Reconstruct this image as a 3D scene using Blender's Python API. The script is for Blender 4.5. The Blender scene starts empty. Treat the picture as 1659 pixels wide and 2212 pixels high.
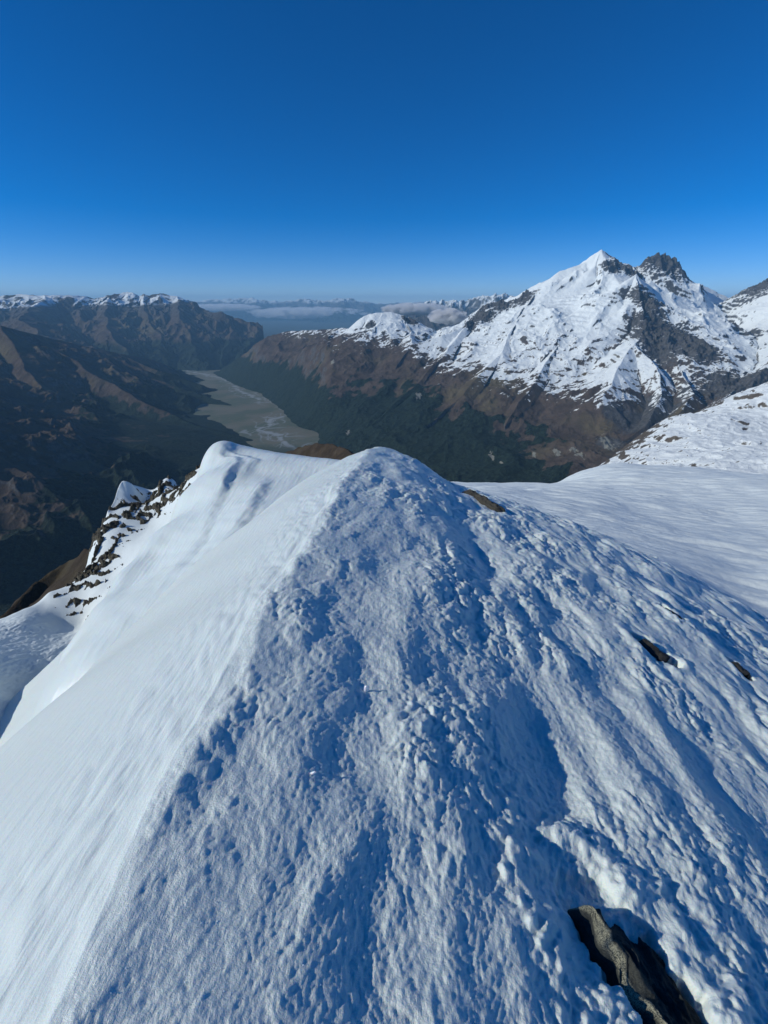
import bpy, bmesh, math, time
import numpy as np
from mathutils import Vector, Matrix
T0 = time.time()
PI = math.pi

# ------------------------------------------------------------------ camera, sky, sun, exposure
FOC = 450.0                         # focal length in pixels of a 768 x 1024 frame
PITCH = math.radians(24.9)          # looking down
SC = bpy.context.scene
cam_data = bpy.data.cameras.new('camera')
cam = bpy.data.objects.new('camera', cam_data)
SC.collection.objects.link(cam)
cam_data.sensor_fit = 'HORIZONTAL'
cam_data.sensor_width = 36.0
cam_data.lens = FOC / 768 * 36.0
cam_data.clip_start = 0.05
cam_data.clip_end = 400000
cam.location = (0, 0, 0)            # eye is the origin, the ridge lies about 1.5 m below it
cam.rotation_euler = (PI / 2 - PITCH, 0, 0)
SC.camera = cam
SC.render.resolution_x, SC.render.resolution_y = 768, 1024

SUN_EL = math.radians(29)
SUN_AZ = math.radians(-101)           # from +Y (view), negative = to the left
sd = Vector((math.sin(SUN_AZ) * math.cos(SUN_EL), math.cos(SUN_AZ) * math.cos(SUN_EL), math.sin(SUN_EL)))
sun_data = bpy.data.lights.new('sun', 'SUN')
sun_data.energy = 3.4
sun_data.angle = math.radians(0.55)
sun_data.color = (1.0, 0.97, 0.88)
sun = bpy.data.objects.new('sun', sun_data)
sun.rotation_euler = sd.to_track_quat('Z', 'Y').to_euler()
SC.collection.objects.link(sun)

world = bpy.data.worlds.new('World')
SC.world = world
world.use_nodes = True
wn = world.node_tree
wn.nodes.clear()
sky = wn.nodes.new('ShaderNodeTexSky')
sky.sky_type = 'NISHITA'
sky.sun_disc = False
sky.sun_elevation = SUN_EL
sky.sun_rotation = SUN_AZ
sky.altitude = 4500
sky.air_density = 1.0
sky.dust_density = 0.2
sky.ozone_density = 4.5
hs = wn.nodes.new('ShaderNodeHueSaturation')
hs.inputs['Saturation'].default_value = 1.36
bg = wn.nodes.new('ShaderNodeBackground')
bg.inputs['Strength'].default_value = 0.104
wo = wn.nodes.new('ShaderNodeOutputWorld')
wn.links.new(sky.outputs[0], hs.inputs['Color'])
tint = wn.nodes.new('ShaderNodeMix'); tint.data_type = 'RGBA'; tint.blend_type = 'MULTIPLY'
tint.inputs[0].default_value = 1; tint.inputs[7].default_value = (1, .95, 1.08, 1)
wn.links.new(hs.outputs[0], tint.inputs[6]); wn.links.new(tint.outputs[2], bg.inputs['Color'])
wn.links.new(bg.outputs[0], wo.inputs['Surface'])
SC.view_settings.view_transform = 'Standard'
SC.view_settings.look = 'None'
SC.view_settings.exposure = 0.0
SC.view_settings.gamma = 1.0
SC.cycles.volume_bounces = 2
SC.cycles.max_bounces = 8

# ------------------------------------------------------------------ helpers
def P(px, py, Y):
    """a point of the place seen at (px, py) of a 1659 x 2212 picture, Y metres ahead"""
    s = 768 / 1659
    x = (px - 829.5) * s; y = (1106 - py) * s
    f = FOC * math.cos(PITCH) + y * math.sin(PITCH)
    v = -FOC * math.sin(PITCH) + y * math.cos(PITCH)
    return np.array((x / f * Y, Y, v / f * Y))

rng = np.random.RandomState(7)
_perm = np.concatenate([rng.permutation(256)] * 2).astype(np.int32)
_ga = rng.rand(256) * 2 * PI
_gx, _gy = np.cos(_ga).astype(np.float32), np.sin(_ga).astype(np.float32)

def perlin(x, y, seed=0):
    x = x + seed * 17.31; y = y - seed * 9.73
    xf = np.floor(x); yf = np.floor(y)
    xi = xf.astype(np.int64) & 255; yi = yf.astype(np.int64) & 255
    fx = (x - xf).astype(np.float32); fy = (y - yf).astype(np.float32)
    x1 = (xi + 1) & 255; y1 = (yi + 1) & 255
    a = _perm[xi]; b = _perm[x1]
    def g(h, u, v): return _gx[h] * u + _gy[h] * v
    n00 = g(_perm[a + yi], fx, fy); n10 = g(_perm[b + yi], fx - 1, fy)
    n01 = g(_perm[a + y1], fx, fy - 1); n11 = g(_perm[b + y1], fx - 1, fy - 1)
    u = fx * fx * fx * (fx * (fx * 6 - 15) + 10); v = fy * fy * fy * (fy * (fy * 6 - 15) + 10)
    n0 = n00 + u * (n10 - n00); n1 = n01 + u * (n11 - n01)
    return (n0 + v * (n1 - n0)) * 1.5          # about -1..1

def fbm(x, y, octs=4, seed=0, gain=.5, lac=2.03):
    s = 0; a = 1; t = 0
    for i in range(octs):
        s = s + a * perlin(x, y, seed + i * 3); t += a; a *= gain; x = x * lac; y = y * lac
    return s / t

def ridged(x, y, octs=5, seed=0, gain=.5, lac=2.05):
    s = 0; a = 1; t = 0; w = 1
    for i in range(octs):
        n = 1 - np.abs(perlin(x, y, seed + i * 5)) * 1.3
        n = n * n * w
        w = np.clip(n * 1.6, 0, 1)
        s = s + a * n; t += a; a *= gain; x = x * lac; y = y * lac
    return s / t

def domes(x, y, seed=0, jit=.8):
    """rounded nodules of random size, one per cell: 0 between them, up to 1 on top"""
    x = x + seed * 3.7; y = y + seed * 5.3
    xi = np.floor(x).astype(np.int64); yi = np.floor(y).astype(np.int64)
    out = np.zeros(x.shape, np.float32)
    for i in (-1, 0, 1):
        for j in (-1, 0, 1):
            a = (xi + i) & 255; h = _perm[(_perm[a] + ((yi + j) & 255)) & 511]
            cx = xi + i + .5 + jit * (_perm[h] / 255 - .5); cy = yi + j + .5 + jit * (_perm[h + 60] / 255 - .5)
            rr = .35 + .5 * _perm[h + 120] / 255
            d2 = ((x - cx) ** 2 + (y - cy) ** 2) / (rr * rr)
            out = np.maximum(out, np.sqrt(np.clip(1 - d2, 0, 1)) * rr * 1.25)
    return out

def sabs(n, e=.08): return np.sqrt(n * n + e * e) - e

def sstep(a, b, x):
    t = np.clip((x - a) / (b - a), 0, 1)
    return t * t * (3 - 2 * t)

def smax(a, b, k):
    h = np.clip(.5 + .5 * (a - b) / k, 0, 1)
    return b + (a - b) * h + k * h * (1 - h)

class TPS:
    """thin plate surface through control points"""
    def __init__(s, pts, lam=0.0):
        p = np.array(pts, float); s.c = p[:, :2].mean(0); s.k = np.abs(p[:, :2] - s.c).max()
        q = (p[:, :2] - s.c) / s.k; n = len(q)
        K = s.U(q, q) + lam * np.eye(n)
        A = np.zeros((n + 3, n + 3)); A[:n, :n] = K; A[:n, n] = 1; A[:n, n + 1:] = q; A[n, :n] = 1; A[n + 1:, :n] = q.T
        s.w = np.linalg.solve(A, np.concatenate([p[:, 2], [0, 0, 0]])); s.q = q
    @staticmethod
    def U(a, b):
        d2 = ((a[:, None, :] - b[None]) ** 2).sum(-1)
        return d2 * np.log(d2 + 1e-12) * .5
    def __call__(s, x, y):
        sh = x.shape; X = ((x - s.c[0]) / s.k).ravel(); Y = ((y - s.c[1]) / s.k).ravel()
        n = len(s.q); out = s.w[n] + s.w[n + 1] * X + s.w[n + 2] * Y
        for i in range(n):
            d2 = (X - s.q[i, 0]) ** 2 + (Y - s.q[i, 1]) ** 2
            out += s.w[i] * .5 * d2 * np.log(d2 + 1e-12)
        return out.reshape(sh)

def polar(az0, az1, na, r0, r1, nr, cx=0.0, cy=0.0, power=None):
    az = np.radians(np.linspace(az0, az1, na))
    r = np.exp(np.linspace(math.log(r0), math.log(r1), nr)) if power is None else r0 + (r1 - r0) * np.linspace(0, 1, nr) ** power
    R, A = np.meshgrid(r, az, indexing='ij')
    return cx + R * np.sin(A), cy + R * np.cos(A)

def sheet(name, x, y, z, mat, attrs=None, keep=None, parent=None):
    nr, nc = x.shape
    co = np.stack([x, y, z], -1).reshape(-1, 3).astype(np.float32)
    i = np.arange(nr * nc).reshape(nr, nc)
    f = np.stack([i[:-1, :-1], i[:-1, 1:], i[1:, 1:], i[1:, :-1]], -1).reshape(-1, 4)
    # winding so that normals point up
    v = co[f[len(f) // 2]]
    if np.cross(v[1] - v[0], v[2] - v[0])[2] < 0: f = f[:, ::-1]
    used = None
    if keep is not None:
        k = keep.reshape(-1)
        f = f[k[f].any(1)]
        used = np.unique(f); remap = np.zeros(nr * nc, np.int64); remap[used] = np.arange(len(used))
        f = remap[f]; co = co[used]
    me = bpy.data.meshes.new(name)
    me.vertices.add(len(co)); me.vertices.foreach_set('co', co.ravel())
    me.loops.add(f.size); me.loops.foreach_set('vertex_index', f.ravel().astype(np.int32))
    me.polygons.add(len(f))
    me.polygons.foreach_set('loop_start', np.arange(0, f.size, 4, dtype=np.int32))
    me.polygons.foreach_set('loop_total', np.full(len(f), 4, np.int32))
    me.polygons.foreach_set('use_smooth', np.ones(len(f), bool))
    me.update()
    for n, a in (attrs or {}).items():
        at = me.attributes.new(n, 'FLOAT', 'POINT')
        a = np.broadcast_to(a, x.shape).reshape(-1)
        if used is not None: a = a[used]
        at.data.foreach_set('value', a.astype(np.float32))
    me.materials.append(mat)
    o = bpy.data.objects.new(name, me)
    SC.collection.objects.link(o)
    o.parent = parent
    return o

def structure(o, label=None):
    o['kind'] = 'structure'
    if label: o['label'] = label
    return o

def tag(o, label, cat, group=None):
    o['label'] = label; o['category'] = cat
    if group: o['group'] = group
    return o

class NT:
    def __init__(s, name):
        s.m = bpy.data.materials.new(name); s.m.use_nodes = True; s.t = s.m.node_tree; s.t.nodes.clear()
        s.out = s.n('ShaderNodeOutputMaterial'); s.b = s.n('ShaderNodeBsdfPrincipled')
        s.l(s.b.outputs[0], s.out.inputs['Surface'])
    def n(s, t, **k):
        o = s.t.nodes.new(t)
        for a, v in k.items(): setattr(o, a, v)
        return o
    def l(s, a, b): s.t.links.new(a, b)
    def attr(s, name): return s.n('ShaderNodeAttribute', attribute_name=name).outputs['Fac']
    def coord(s, scale=(1, 1, 1), rot=(0, 0, 0)):
        g = s.n('ShaderNodeNewGeometry'); m = s.n('ShaderNodeMapping')
        m.inputs['Scale'].default_value = scale; m.inputs['Rotation'].default_value = rot
        s.l(g.outputs['Position'], m.inputs['Vector']); return m.outputs[0]
    def noise(s, vec, scale, detail=4, rough=.55, dist=0, ntype=None):
        o = s.n('ShaderNodeTexNoise'); s.l(vec, o.inputs['Vector'])
        if ntype: o.noise_type = ntype
        o.inputs['Scale'].default_value = scale; o.inputs['Detail'].default_value = detail
        o.inputs['Roughness'].default_value = rough; o.inputs['Distortion'].default_value = dist
        return o.outputs[0]
    def math(s, op, a, b=None, clamp=False):
        o = s.n('ShaderNodeMath', operation=op, use_clamp=clamp)
        for i, v in enumerate((a, b)):
            if v is None: continue
            if hasattr(v, 'is_linked'): s.l(v, o.inputs[i])
            else: o.inputs[i].default_value = v
        return o.outputs[0]
    def ramp(s, fac, a, b, smooth=True):
        o = s.n('ShaderNodeMapRange', interpolation_type='SMOOTHSTEP' if smooth else 'LINEAR')
        s.l(fac, o.inputs[0]); o.inputs[1].default_value = a; o.inputs[2].default_value = b
        return o.outputs[0]
    def mix(s, fac, a, b):
        o = s.n('ShaderNodeMix', data_type='RGBA')
        for i, v in ((0, fac), (6, a), (7, b)):
            if hasattr(v, 'is_linked'): s.l(v, o.inputs[i])
            else: o.inputs[i].default_value = (v if i == 0 else (*v, 1))
        return o.outputs[2]
    def bump(s, h, dist, strength=1.0, prev=None):
        o = s.n('ShaderNodeBump'); s.l(h, o.inputs['Height'])
        o.inputs['Distance'].default_value = dist; o.inputs['Strength'].default_value = strength
        if prev: s.l(prev, o.inputs['Normal'])
        return o.outputs[0]

# ------------------------------------------------------------------ materials
def snow_material(name, fine=1.0, base=(.86, .885, .92), sss=0.0, rough=False):
    m = NT(name)
    c = m.coord()
    n1 = m.noise(c, 9 / fine, 4)
    col = m.mix(n1, tuple(v * .96 for v in base), base)
    m.l(col, m.b.inputs['Base Color'])
    m.b.inputs['Roughness'].default_value = .55
    m.b.inputs['Specular IOR Level'].default_value = .25
    if rough:
        m.b.inputs['Roughness'].default_value = .38; m.b.inputs['Specular IOR Level'].default_value = .45
    if sss:
        m.b.inputs['Subsurface Weight'].default_value = sss
        m.b.inputs['Subsurface Radius'].default_value = (.35, .6, 1.0)
        m.b.inputs['Subsurface Scale'].default_value = .018
    g = m.noise(c, 140 / fine, 3, .7)
    if rough: g = m.math('MULTIPLY', g, m.ramp(m.attr('rough'), -.35, 1, False))
    g2 = m.noise(m.coord((1, .22, 1), (0, 0, .07)), 60 / fine, 3, .6)
    m.l(m.bump(g, .006 * fine, .7, m.bump(g2, .006 * fine, .6)), m.b.inputs['Normal'])
    return m.m

snow = snow_material('snow', 1.0, (.71, .79, .77), .5, True)
snow_far = snow_material('snow_midground', 6.0, (.76, .835, .83))

# ------------------------------------------------------------------ the near ridge
HX, HY = .085, 1.0                    # direction the ridge and its wind ripples run
HN = math.hypot(HX, HY)
def crest_x(y): return -.78 + .045 * y + .0035 * y * y + .035 * np.sin(y * 2.3 + .6) + .018 * np.sin(y * 5.1)
def along(x, y): return (x * HX + y * HY) / HN, (x * HY - y * HX) / HN

def near_body(x, y):
    yy = np.maximum(y, -2)
    f = .085 * yy + .5 * (np.maximum(yy, 0) / 8.6) ** 4
    f = np.where(yy > 12, .085 * 12 + .5 * (12 / 8.6) ** 4 + (yy - 12) * .9, f)
    d = x - crest_x(np.clip(yy, -2, 14))
    s = np.maximum(-d, 0); r = np.maximum(d, 0)
    L = .34 * s + .15 * s * s; L = np.where(s > 4, .34 * 4 + .15 * 16 + (s - 4) * 1.54, L)
    R = .17 * r + .030 * r * r + .13 * sstep(.75, 1.5, r)
    R = np.where(r > 9, .17 * 9 + .030 * 81 + .13 + (r - 9) * .8, R)
    R = R + .009 * np.clip(yy - 2.5, 0, 8) ** 2 * sstep(0, 2, d)
    return -1.39 - f - L - R, d

def near_detail(x, y, d):
    u, v = along(x, y)
    wu = u + .10 * fbm(u * 2.0, v * 2.4, 3, 41); wv = v + .07 * fbm(u * 2.4, v * 2.4, 3, 47)
    right = sstep(-.05, .10, d + .07 * fbm(u * 2.5, v * 2.5, 3, 5))
    far_ = sstep(1.0, 4.5, np.hypot(x, y) + .6 * d)              # ripples grow longer away from the crest
    big = fbm(wu * .75, wv * 1.5, 3, 3) * (.02 + .05 * sstep(.3, 1.1, d)) + fbm(wu * 1.3, wv * 2.6, 2, 8) * .05
    lump = sstep(-.3, .4, fbm(u * .9, v * 1.4, 3, 29))        # where the rime is rough
    midA = sabs(perlin(wu * 3.1, wv * 4.2, 11), .15) * .036 + sabs(perlin(wu * 6.2, wv * 8.2, 13), .1) * .024
    midB = sabs(perlin(wu * 1.7, wv * 4.6, 12), .12) * .045 + sabs(perlin(wu * 3.6, wv * 9.0, 14)) * .028
    mid = midA * (1 - far_) + midB * far_
    crestband = sstep(1.7, .2, d)
    sel = (np.hypot(x, y) < 9)
    nod = np.zeros(x.shape, np.float32)
    X = wu[sel]; V = wv[sel]
    X = X + .03 * perlin(X * 9, V * 9, 61); V = V + .03 * perlin(X * 9, V * 9, 67)
    nod[sel] = domes(X * 6.5, V * 8.0, 3) * .030 + domes(X * 15, V * 18, 5) * .022 + domes(X * 36, V * 42, 7) * .009
    nod *= sstep(9, 6, np.hypot(x, y)) * .8
    small = sabs(perlin(wu * 13, wv * 18, 15)) * .018 + sabs(perlin(wu * 24, wv * 33, 17)) * .010
    grain = perlin(wu * 60, wv * 75, 19) * .0032 + perlin(wu * 130, wv * 140, 23) * .0018
    R = big + mid * (.5 + .5 * lump) * (1 - .45 * crestband) + small * (.35 + .65 * lump) + grain + nod * (.12 + .95 * lump) * (.65 + .35 * crestband)
    # smooth, finely combed left side
    comb = perlin(u * 3.5, v * 30, 51) * .0022 + perlin(u * 9, v * 70, 53) * .0012 + fbm(u * .6, v * .9, 2, 55) * .03
    lip = sstep(-.75, -.12, d) * sstep(.1, -.1, d) * (sabs(perlin(u * 2.2 + v * 2.0, v * 4, 57)) * .014 + sabs(perlin(u * 6 + v * 5, v * 11, 59)) * .010)
    R = R * (.42 + .58 * sstep(.0, .7, d + .12 * fbm(u * 3, v * 3, 2, 99)))
    return right * (R - .0 + .06 * np.exp(-(d / .55) ** 2)) + (1 - right) * (comb + lip + .02)

def ctrl(*rows): return [P(*r) for r in rows]

mid_pts = ctrl((450, 974, 22), (520, 972, 21.6), (600, 978, 21), (680, 990, 20), (740, 998, 19), (850, 1010, 17),
               (436, 1000, 21.3), (470, 1000, 20.6), (560, 1020, 18.6), (660, 1040, 17.3), (700, 1070, 15.5), (720, 1030, 17.6),
               (560, 1100, 14.7), (480, 1090, 16), (425, 1040, 19.6), (400, 1100, 17.0), (380, 1090, 17.8),
               (310, 1180, 15.2), (330, 1200, 14), (245, 1256, 13.3), (280, 1270, 12.4), (198, 1323, 11.8), (150, 1400, 10.4), (135, 1407, 10.5), (94, 1495, 9.2),
               (400, 1250, 11), (300, 1370, 9.2), (40, 1600, 7.6))
_b = [P(450, 961, 22), P(520, 966, 21.6), P(600, 978, 21), P(680, 990, 20), P(740, 998, 19)]
mid_pts += [p + np.array((0, 3.0, -1.7)) for p in _b] + [p + np.array((0, 8.0, -7)) for p in _b]
_e = [P(436, 1000, 21.3), P(380, 1090, 17.8), P(310, 1180, 15.2), P(245, 1256, 13.3), P(198, 1323, 11.8), P(135, 1407, 10.5), P(94, 1495, 9.2)]
mid_pts += [p + np.array((-.9, 0, -2.2)) for p in _e] + [p + np.array((-5, 0, -8)) for p in _e]
mid_pts += [np.array((6, 24, -14.)), np.array((14, 26, -22.)), np.array((10, 14, -11.)), np.array((2, 17, -7.2)), np.array((-6, 2, -8.5)), np.array((-12, 2, -16.))]
mid_pts += [np.array(q, float) for q in ((-1.0, 11, -6.6), (-2.6, 9.6, -7.1), (-3.8, 8.2, -7.8), (-5.0, 7.6, -8.4), (-6.0, 6.4, -8.9))]
mid_tps = TPS(mid_pts, 1e-5)
def dist_line(x, y, ln):
    bd = np.full(x.shape, 9e9)
    for a, b in zip(ln[:-1], ln[1:]):
        ab = b - a; t = np.clip(((x - a[0]) * ab[0] + (y - a[1]) * ab[1]) / (ab ** 2).sum(), 0, 1)
        bd = np.minimum(bd, np.hypot(x - a[0] - t * ab[0], y - a[1] - t * ab[1]))
    return bd
SCOOP = np.array([P(*q)[:2] for q in ((484, 990, 21.0), (495, 1003, 20.6), (517, 1010, 20.3), (526, 1025, 19.6), (513, 1045, 18.8), (497, 1075, 17.6))])
SC3 = np.array([P(*q)[:2] for q in ((500, 1075, 17.6), (478, 1110, 16), (440, 1165, 13.6), (390, 1215, 12))])
SC4 = np.array([P(*q)[:2] for q in ((570, 1060, 16.6), (545, 1100, 14.6), (500, 1150, 12.8), (465, 1190, 11.6))])
SCOOP2 = np.array([P(*q)[:2] for q in ((500, 985, 21.3), (540, 1000, 20.6), (562, 1018, 19.8), (548, 1030, 19.3))])

def mid_detail(x, y):
    u, v = along(x, y)
    z = fbm(x * .25, y * .25, 3, 71) * .14 + perlin(u * 1.2, v * 9, 73) * .008 + fbm(x * 1.6, y * .9, 3, 75) * .02
    for ln, a in ((SCOOP, .17), (SCOOP2, .12), (SC3, .12), (SC4, .16)):
        wxx = x + .15 * fbm(x * 1.5, y * 1.5, 2, 77); dl = dist_line(wxx, y, ln)
        sg = wxx - np.interp(y, ln[::-1, 1], ln[::-1, 0])
        z = z + a * sstep(.30, -.30, np.clip(sg, -1, 1)) * np.exp(-(dl / 1.1) ** 2)
    w = x * .55 + y * .83                                   # flutes down the lee face
    z = z + sabs(perlin(w * .9 + 3, (x * .83 - y * .55) * .18, 79), .2) * .12 * sstep(17, 13, y) * sstep(-2.5, -5, x)
    return z

def hit(px, py):
    """where the picture point meets the smooth ridge"""
    q = P(px, py, 1.0); t = np.exp(np.linspace(math.log(.2), math.log(14), 6000))
    X, Y, Z = q[0] * t, q[1] * t, q[2] * t
    g_ = Z - near_body(X, Y)[0] - .06; k = np.argmax(g_ < 0)
    if not (g_ < 0).any(): k = np.argmin(g_ / t)          # grazes the skyline: take the nearest approach
    return np.array((X[k], Y[k], Z[k]))
# exposed rocks: tip, end, half width, moat depth, moat shift to the left
ROCKS = [((1290, 1940), (1540, 2270), .125, .09, .20),
         ((1382, 1370), (1450, 1415), .075, .16, .1),
         ((1434, 1312), (1472, 1337), .040, .10, .1),
         ((1588, 1424), (1620, 1454), .045, .10, .1)]
RK = [(hit(*a), hit(*b), w, dp, sh) for a, b, w, dp, sh in ROCKS]
def moats(x, y):
    z = 0
    for a, b, w, dp, sh in RK:
        if a[0] > 1e3: continue
        e = (b - a)[:2]; e = e / np.linalg.norm(e); nl = np.array((e[1], -e[0]))
        if nl[0] > 0: nl = -nl
        a2 = a[:2] + nl * w * sh; b2 = b[:2] + nl * w * sh
        dl = dist_line(x, y, np.array([a2, b2])) * (1 + .28 * perlin(x * 9, y * 9, 91) + .15 * perlin(x * 30, y * 30, 92))
        tp = sstep(-.02, w * 2.2, (x - a[0]) * e[0] + (y - a[1]) * e[1]) if w > .09 else sstep(w * .1, w * .5, 1)
        z = z - dp * np.maximum(tp, .25) * sstep(w * 1.02, w * .86, dl) + .22 * w * (1 + 1.6 * perlin(x * 6, y * 6, 93)) * np.exp(-((dl - w * 1.7) / (w * .6)) ** 2)
    return z
x, y = polar(-84, 84, 1500, .35, 34, 1800, 0, -1.6)
zb, d = near_body(x, y)
zn = zb + near_detail(x, y, d) + moats(x, y)
zm = mid_tps(x, y) + mid_detail(x, y)
z = smax(zn, zm, .10)
SURF = (x, y, z, -84, 84, .35, 34, -1.6)
ridge = structure(sheet('snow_ridge', x, y, z, snow, {'rough': sstep(-.1, .15, d)}), 'snow-covered mountain ridge with rough rime on its right side')

# right snowfield
rp = ctrl((1000, 1047, 90), (1100, 1046, 90), (1215, 1046, 90), (1270, 1026, 100), (1330, 1008, 108), (1420, 1010, 108), (1540, 1018, 105), (1659, 1030, 100), (1800, 1040, 100),
          (1659, 1345, 26), (1550, 1290, 27), (1400, 1220, 30), (1250, 1165, 36), (1100, 1100, 46), (1400, 1120, 55), (1600, 1150, 50), (1300, 1080, 65), (1500, 1070, 75), (1850, 1300, 28))
_b = [P(1000, 1047, 90), P(1100, 1046, 90), P(1215, 1046, 90), P(1270, 1026, 100), P(1330, 1008, 108), P(1420, 1010, 108), P(1540, 1018, 105), P(1659, 1030, 100), P(1800, 1040, 100)]
rp += [p + np.array((0, 12, -6.)) for p in _b] + [p + np.array((0, 40, -40.)) for p in _b]
right_tps = TPS(rp, 1e-5)
x, y = polar(2, 62, 1100, 16, 170, 900)
z = right_tps(x, y)
w = .97 * x - .25 * y; w2 = .25 * x + .97 * y
z += fbm(x * .05, y * .05, 3, 81) * .8 + sabs(perlin(w2 * .22, w * .07, 83)) * .6 + sabs(perlin(w2 * .6, w * .18, 85)) * .28 + sabs(perlin(w2 * 1.5, w * .5, 86)) * .10 * sstep(-.2, .3, fbm(x * .06, y * .06, 3, 89)) + fbm(w2 * 2.6, w * 1.1, 3, 87) * .05 + .5 * sabs(perlin(w2 * .28 + 3, w * .06, 88)) * sstep(45, 28, y)
structure(sheet('snowfield', x, y, z, snow_far), 'broad wind-rippled snowfield right of the ridge')


print('near done', round(time.time() - T0, 1))


# ------------------------------------------------------------------ lower ridge and crag on the left
lp = ctrl((-60, 1355, 31), (12, 1335, 32), (54, 1316, 33), (98, 1303, 34), (106, 1280, 35), (132, 1271, 36), (174, 1243, 38), (195, 1183, 41), (237, 1120, 44), (268, 1056, 47), (318, 1085, 47), (354, 1056, 49), (385, 1050, 48), (417, 1029, 46), (450, 1010, 46),
          (285, 1100, 44), (260, 1170, 40), (320, 1130, 42.5), (380, 1100, 42.5), (240, 1240, 36.5), (300, 1180, 38.5), (200, 1285, 34.5), (220, 1330, 31.5),
          (0, 1345, 30.5), (60, 1338, 31), (120, 1338, 32.5), (180, 1341, 33), (0, 1380, 27.5), (0, 1450, 23.5), (0, 1560, 19.6), (100, 1400, 27.6), (180, 1380, 29.5), (120, 1460, 25), (-100, 1500, 20), (60, 1540, 21.5))
_b = [P(-60, 1355, 31), P(12, 1335, 32), P(54, 1316, 33), P(106, 1280, 35), P(174, 1243, 38), P(195, 1183, 41), P(237, 1120, 44), P(268, 1056, 47), P(354, 1056, 49), P(417, 1029, 46)]
lp += [p + np.array((-2.2, 2.0, -4.5)) for p in _b] + [p + np.array((-6, 6, -15)) for p in _b]
left_tps = TPS(lp, 1e-5)
CRAG = [P(*q)[:2] for q in ((190, 1262, 36), (205, 1215, 38.5), (235, 1160, 41.5), (262, 1130, 43), (300, 1110, 44.5), (350, 1085, 45.5), (385, 1072, 46), (420, 1045, 45.5))]
CRAG = np.array(CRAG)
HORN = np.array([P(*q)[:2] for q in ((237, 1120, 43.5), (258, 1075, 46.3), (268, 1056, 47), (290, 1068, 47.2))])
def lower_ridge(x, y):
    z = left_tps(x, y)
    dc = dist_line(x, y, CRAG)
    m = sstep(3.2, 1.2, dc)
    z += fbm(x * .3, y * .3, 3, 701) * .12
    z += .9 * np.exp(-dist_line(x, y, HORN) / .55)
    z += (sabs(perlin(x * 1.1, y * .7, 703)) * .12 + sabs(perlin(x * 2.6, y * 1.6, 705)) * .07 + perlin(x * 6, y * 4, 707) * .02) * (1 - m) * sstep(34, 29, y)
    return z, m, dc
x, y = polar(-58, -14, 900, 19, 62, 900)
z, m_, dc = lower_ridge(x, y)
structure(sheet('snow_slope', x, y, z, snow_far), 'lower snow ridge far below on the left')

def rock_material(name, base=(.13, .125, .115), lichen=(.36, .33, .2), scale=1.0, amount=.5, up=False):
    m = NT(name); c = m.coord()
    n = m.noise(c, 3 / scale, 8, .65); n2 = m.noise(c, 22 / scale, 5, .7)
    st = m.noise(m.coord((1, .25, 3), (0, .3, .2)), 9 / scale, 6, .7)
    col = m.mix(m.ramp(st, .3, .7), tuple(v * .4 for v in base), tuple(v * 1.3 for v in base))
    lm = m.math('MULTIPLY', m.attr('lichen'), m.ramp(n2, .43, .53))
    col = m.mix(lm, col, lichen)
    col = m.mix(m.math('MULTIPLY', m.ramp(n, .55, .7), amount), col, (.03, .03, .028))
    m.l(col, m.b.inputs['Base Color']); m.b.inputs['Roughness'].default_value = .8
    m.b.inputs['Specular IOR Level'].default_value = .3
    n5 = m.noise(c, 90 / scale, 4, .75)
    m.l(m.bump(n5, .02 * scale, .8, m.bump(n2, .05 * scale, .8, m.bump(st, .12 * scale, .8))), m.b.inputs['Normal'])
    return m.m
def slab(name, A, B, w, prof, mat, na=120, tip=.16, rise=0.0, seed=0, nc=90, sink=.9):
    """a long block of rock from A to B lying in the slope, closed at both ends"""
    A = np.array(A, float); B = np.array(B, float); a = B - A; L = np.linalg.norm(a); a /= L
    n = np.array((.55, .05, .83)); n -= a * (n @ a); n /= np.linalg.norm(n)
    l = np.cross(a, n)
    if l[0] < 0: l = -l
    pr = np.array(prof, float); seg = np.r_[0, np.cumsum(np.hypot(*np.diff(pr[:, :2], axis=0).T))]
    tt = np.linspace(0, seg[-1], nc); C = np.interp(tt, seg, pr[:, 0]); H = np.interp(tt, seg, pr[:, 1]); LI = np.interp(tt, seg, pr[:, 2])
    T = np.linspace(0, 1, na)
    tp = np.clip(T / tip, .001, 1) ** .35 * np.sqrt(np.clip((1 - T) / .06, .0004, 1))
    tg, cg = np.meshgrid(T, C, indexing='ij'); _, hg = np.meshgrid(T, H, indexing='ij'); _, lg = np.meshgrid(T, LI, indexing='ij')
    wn_ = 1 + .22 * perlin(tg * 5, cg * .0 + seed, 5 + seed)
    c = cg * w * tp[:, None] * wn_; h = hg * w * np.minimum(1, tp[:, None] * 1.1) + rise
    u_ = tg * L / w
    q_ = 2.6 * fbm(u_ * .45 + cg * .5, cg * 1.1, 2, 43 + seed); step_ = np.floor(q_) + sstep(.7, 1, q_ - np.floor(q_))
    c += w * (.10 * fbm(u_ * .8, hg * 1.2 + cg, 3, 31 + seed) + .10 * (ridged(u_ * 1.3, hg * 2 + cg, 4, 32 + seed) - .5))
    h += w * (.10 * fbm(u_ * .5, cg * 2.0, 3, 37 + seed) + .13 * step_ + .13 * (ridged(u_ * .9 + cg, cg * 2.6, 5, 38 + seed) - .5) + .025 * fbm(u_ * 7, cg * 16, 3, 39)) * sstep(-1.2, -.4, hg)
    h -= sink * w * sstep(.16, 0, tg)
    p = A + a * (tg * L)[..., None] + l * c[..., None] + n * h[..., None]
    return sheet(name, p[..., 0], p[..., 1], p[..., 2], mat, {'lichen': np.clip(lg * (1 + .5 * fbm(u_ * 1.5, cg * 3, 3, 51)), 0, 1)})
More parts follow.
